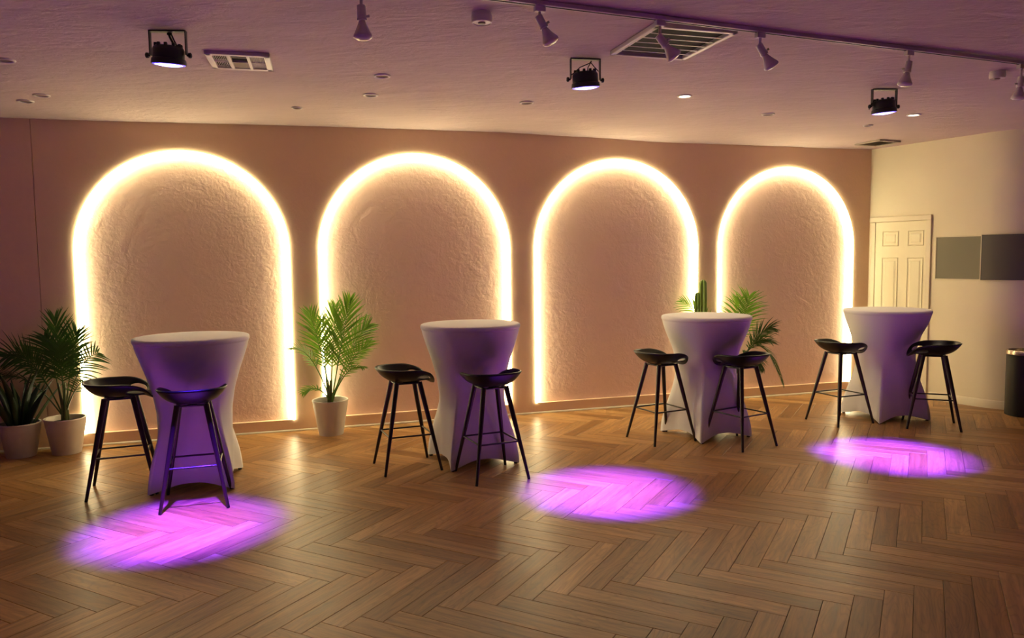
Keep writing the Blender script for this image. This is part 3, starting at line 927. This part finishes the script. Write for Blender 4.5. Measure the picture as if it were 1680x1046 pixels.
STOOLS = [((-2.757, 5.262), 22, 'black bar stool beside the potted palms, left of the leftmost table'),
          ((-2.130, 4.985), 108, 'black bar stool seen from behind, in front of the leftmost table'),
          ((-.826, 5.775), 22, 'black bar stool left of the second table, next to the lone palm'),
          ((-.165, 5.525), 114, 'black bar stool front right of the second table from the left'),
          ((1.300, 6.580), 26, 'black bar stool left of the table that hides the cactus'),
          ((1.935, 6.375), 121, 'black bar stool front right of the table that hides the cactus'),
          ((3.145, 7.21), 22, 'black bar stool left of the table nearest the door'),
          ((3.895, 6.965), 158, 'black bar stool right of the table nearest the door, near the bin')]
for k, ((x, y), a, lab) in enumerate(STOOLS):
    o = proto if k == 0 else copy_tree(proto)
    o.location = (x, y, 0); o.rotation_euler = (0, 0, R(a))
    tag(o, lab, 'bar stool', 'black bar stools around the cocktail tables')

# ------------------------------------------------------------------ potted plants
def pot(root, r0, r1, h, mat, rim=.018):
    prof = [(r0 * .98, 0), (r0, .004), (r0 * 1.02, .03), (r0 * 1.04, .034), (lerp(r0, r1, .78), h - .075), (lerp(r0, r1, .84), h - .070), (lerp(r0, r1, .93), h - .020),
            (r1, h - .014), (r1 * 1.015, h - .006), (r1, h), (r1 - .012, h - .002), (r1 - .016, h - .05)]
    MB().lathe(prof, 40, None, True, False).build('pot', mat, root, smooth=True, angle=45)
    MB().lathe([(r1 - .012, h - .045), (r1 * .6, h - .036), (.01, h - .030)], 30, None, False, True).build('soil', M['soil'], root, smooth=True)
def frond(root, base, tip, sag, n, ll, mat, width=.013, spread=46, start=.28, curl=.25, seed=0, droop=.5, turn=.75):
    """one pinnate leaf: a tapering rachis with leaflets down both sides"""
    rnd = random.Random(seed)
    b, t = Vector(base), Vector(tip)
    ctrl = b.lerp(t, .5) + Vector((0, 0, sag)) + (t - b).cross(Vector((0, 0, 1))) * rnd.uniform(-.06, .06)
    def P(u): return b * (1 - u) ** 2 + ctrl * 2 * u * (1 - u) + t * u * u
    N = 16
    pts = [P(k / N) for k in range(N + 1)]
    m = MB().tube(pts, [lerp(.007, .0015, k / N) for k in range(N + 1)], 6)
    side0 = None
    for k in range(n):
        u = lerp(start, 1.0, k / (n - 1))
        p = P(u); d = (P(min(1, u + .02)) - P(max(0, u - .02))).normalized()
        ha = d.cross(Vector((0, 0, 1))); va = d.cross(Vector((0, 1, 0)))      # leaflet plane, twisted between flat and upright
        if ha.dot(va) < 0: ha = -ha
        sd = (va * turn + ha * (1 - turn)).normalized()
        if side0 is not None and sd.dot(side0) < 0: sd = -sd
        side0 = sd
        up = sd.cross(d).normalized()
        if up.z < 0: up = -up
        length = ll * (math.sin(math.pi * lerp(.16, .93, (u - start) / (1 - start))) ** .7) * rnd.uniform(.85, 1.1)
        for sg in (-1, 1):
            ang = R(lerp(spread + 14, spread - 16, (u - start) / (1 - start))) + rnd.uniform(-.10, .10)
            v = (d * math.cos(ang) + sd * sg * math.sin(ang) + up * curl * rnd.uniform(.6, 1.2)).normalized()
            w2 = v.cross(up).normalized() * width / 2
            q = []
            pos = p.copy(); dirv = v.copy()
            SEG = 4
            for j in range(SEG + 1):
                x = j / SEG
                ww = max(.02, math.sin(math.pi * min(.97, .18 + .8 * x)) )
                q.append((pos - w2 * ww + up * .003 * ww, pos.copy(), pos + w2 * ww + up * .003 * ww))
                dirv = (dirv + Vector((0, 0, -droop * .22 * rnd.uniform(.7, 1.3)))).normalized()
                pos = pos + dirv * length / SEG
            m.grid([list(r) for r in q])
    # leaves that reach the wall bend along it
    lim = D - .012
    for i, v in enumerate(m.v):
        g = Vector(v) + root.location
        t = g.dot(wn)
        if t > lim:
            g -= wn * (t - lim + .004 * ((i * 7) % 5)); m.v[i] = tuple(g - root.location)
    return m.build('frond', mat, root, smooth=False)

# palm in front of the gap between the first and second arch
P2 = tag(empty('potted_palm', (-1.69, 6.93, 0)), 'green areca palm in a white pot between the first two arches', 'potted plant', 'potted plants by the arched wall')
pot(P2, .112, .163, .325, M['pot'])
for k, (tp, sag, n, ll, sp) in enumerate([((.215, -.02, 1.235), .06, 26, .30, 34), ((.06, .06, 1.17), .08, 22, .26, 34), ((-.14, -.08, 1.13), .12, 22, .26, 38), ((.36, .05, 1.00), .20, 22, .27, 40),
                                          ((-.29, -.06, .80), .26, 18, .24, 46), ((.40, -.10, .86), .16, 18, .20, 46), ((.34, -.16, .64), .22, 12, .15, 50), ((-.215, -.10, .41), .16, 9, .13, 50), ((-.08, .10, 1.05), .1, 16, .22, 40)]):
    frond(P2, (random.uniform(-.02, .02), random.uniform(-.015, .015), .29), tp, sag, n, ll * .92, M['leaf'], spread=sp - 2, seed=20 + k, start=.34 if k < 4 else .42, curl=.12, droop=.40, width=.0145, turn=(.72, .45, .6, .5, .25, .3, .3, .4, .5)[k])
m = MB()
for k in range(5):
    a = k * 1.26
    m.tube([(.018 * math.cos(a), .018 * math.sin(a), .285), (.012 * math.cos(a), .012 * math.sin(a), .40), (.020 * math.cos(a), .015 * math.sin(a), .50)], [.012, .009, .004], 8)
m.build('stem', M['stem'], P2, smooth=True)

# palm at the far left
P1 = tag(empty('potted_palm', (-3.80, 6.345, 0)), 'dark green palm in a white pot at the foot of the leftmost arch', 'potted plant', 'potted plants by the arched wall')
pot(P1, .112, .160, .305, M['pot2'])
for k, (tp, sag, n, ll, sp) in enumerate([((-.03, -.02, 1.14), .08, 24, .28, 32), ((.13, .02, 1.02), .14, 24, .28, 38), ((-.44, -.06, .83), .34, 22, .30, 52), ((-.50, -.12, .66), .30, 20, .28, 50),
                                          ((.345, -.08, .86), .24, 14, .22, 58), ((.31, -.16, .63), .22, 14, .16, 46), ((-.16, .05, .98), .16, 20, .26, 42), ((.06, -.14, .92), .18, 20, .26, 44), ((-.24, -.18, .88), .2, 20, .26, 48)]):
    frond(P1, (random.uniform(-.02, .02), random.uniform(-.015, .015), .28), tp, sag, n, ll * .95, M['leaf_dark'], spread=sp, seed=50 + k, start=.40, curl=.15, width=.0145, turn=(.6, .5, .6, .3, .6, .3, .5, .3, .45)[k])
m = MB()
for k in range(5):
    a = k * 1.26 + .4
    m.tube([(.022 * math.cos(a), .02 * math.sin(a), .275), (.018 * math.cos(a), .014 * math.sin(a), .42), (.045 * math.cos(a), .035 * math.sin(a), .60)], [.014, .011, .006], 8)
m.build('stem', M['stem'], P1, smooth=True)

# strap-leaved plant at the very left
P0 = tag(empty('potted_snake_plant', (-4.13, 6.255, 0)), 'dark strap-leaved plant in a pot at the left edge', 'potted plant', 'potted plants by the arched wall')
pot(P0, .112, .156, .285, M['pot2'])
def strap(root, base, az, length, lean, wid, seed):
    rnd = random.Random(seed)
    rows = []
    N = 9
    pos = Vector(base); d = Vector((math.cos(az) * math.sin(lean), math.sin(az) * math.sin(lean), math.cos(lean)))
    tw = rnd.uniform(0, math.pi)
    for k in range(N + 1):
        x = k / N
        ww = wid * (math.sin(math.pi * (.28 + .70 * x))) ** .8 / 2
        sd = Vector((-math.sin(az + tw), math.cos(az + tw), 0)); sd = (sd - d * sd.dot(d)).normalized()
        nn = d.cross(sd)
        rows.append([pos - sd * ww + nn * ww * .35, pos.copy(), pos + sd * ww + nn * ww * .35])
        d = (d + Vector((math.cos(az), math.sin(az), -.15)) * .05 * rnd.uniform(.4, 1.5)).normalized()
        pos = pos + d * length / N
    lim = D - .015
    for row in rows:
        for i, v in enumerate(row):
            t = (v + root.location).dot(wn)
            if t > lim: row[i] = v - wn * (t - lim)
    o = MB().grid(rows).build('leaf', M['leaf_snake'], root, smooth=True)
    s_ = o.modifiers.new('thick', 'SOLIDIFY'); s_.thickness = .003
for k in range(17):
    a = k * 2.4
    rr = .02 + .07 * (k / 17)
    strap(P0, (rr * math.cos(a), rr * math.sin(a), .25), a, random.uniform(.36, .56) * (1.0 if k < 9 else .85), R(6 + 22 * k / 17), .055, 70 + k)

# palm and cactus behind the third table
P3 = tag(empty('potted_palm', (2.43, 8.21, 0)), 'drooping dark palm in a small pot behind the third table', 'potted plant', 'potted plants by the arched wall')
pot(P3, .066, .098, .335, M['pot'])
for k, (tp, sag, n, ll, sp) in enumerate([((.14, -.02, 1.16), .10, 24, .30, 44), ((.05, .02, 1.12), .08, 18, .24, 40), ((-.60, -.10, 1.12), .22, 16, .22, 36), ((.36, -.08, .82), .22, 22, .24, 40),
                                          ((.30, -.16, .70), .24, 20, .24, 42), ((.47, -.14, .24), .72, 24, .20, 32), ((.16, -.22, .46), .36, 16, .20, 34), ((.22, -.20, .40), .40, 14, .18, 30)]):
    frond(P3, (random.uniform(-.02, .02), random.uniform(-.015, .015), .30), tp, sag, n, ll, M['leaf_dark'] if k > 2 else M['leaf'], spread=sp, seed=90 + k, start=.45, curl=.12, droop=.6, width=.0135, turn=(.65, .4, .5, .45, .35, .15, .3, .3)[k])
m = MB()
for k in range(3):
    a = k * 2.1
    m.tube([(.016 * math.cos(a), .016 * math.sin(a), .29), (.01 * math.cos(a), .01 * math.sin(a), .45), (.02 * math.cos(a), .015 * math.sin(a), .62)], [.012, .010, .006], 8)
m.build('stem', M['stem'], P3, smooth=True)
PC = tag(empty('potted_cactus', (2.03, 8.12, 0)), 'tall green column cactus peeking above the third table', 'potted plant', 'potted plants by the arched wall')
pot(PC, .10, .14, .30, M['pot'])
def cactus_col(root, x, y, h, r):
    n = 40; rows = []
    prof = [(1, .26)] + [(1 + .05 * math.sin(k * 1.7), lerp(.30, h - .06, k / 10)) for k in range(11)] + [(.92, h - .035), (.70, h - .012), (.30, h)]
    for q, z in prof:
        rows.append([(x + r * q * (1 + .28 * math.cos(5 * 2 * math.pi * k / n)) * math.cos(2 * math.pi * k / n), y + r * q * (1 + .28 * math.cos(5 * 2 * math.pi * k / n)) * math.sin(2 * math.pi * k / n), z) for k in range(n + 1)])
    m = MB().grid(rows); b = len(m.v) - (n + 1)
    m.f.append(tuple(range(b, b + n)))
    m.build('column', M['cactus'], root, smooth=True, angle=60)
cactus_col(PC, .02, 0, 1.350, .034)
cactus_col(PC, -.035, .02, 1.215, .026)

# ------------------------------------------------------------------ bin by the right wall
BN = tag(empty('trash_bin', (5.055, 7.40, 0)), 'black cylindrical trash bin with a metal band at the right edge', 'trash bin')
MB().lathe([(.160, 0), (.165, .004), (.165, .600), (.160, .604)], 48).build('body', M['binblack'], BN, smooth=True, angle=40)
MB().lathe([(.167, .604), (.170, .607), (.170, .640), (.166, .645), (.150, .646), (.146, .60)], 48, None, False, False).build('rim_band', M['steel'], BN, smooth=True, angle=40)
MB().lathe([(.150, .612), (.08, .606), (.01, .604)], 40, None, False, True).build('opening', M['dark'], BN, smooth=True)
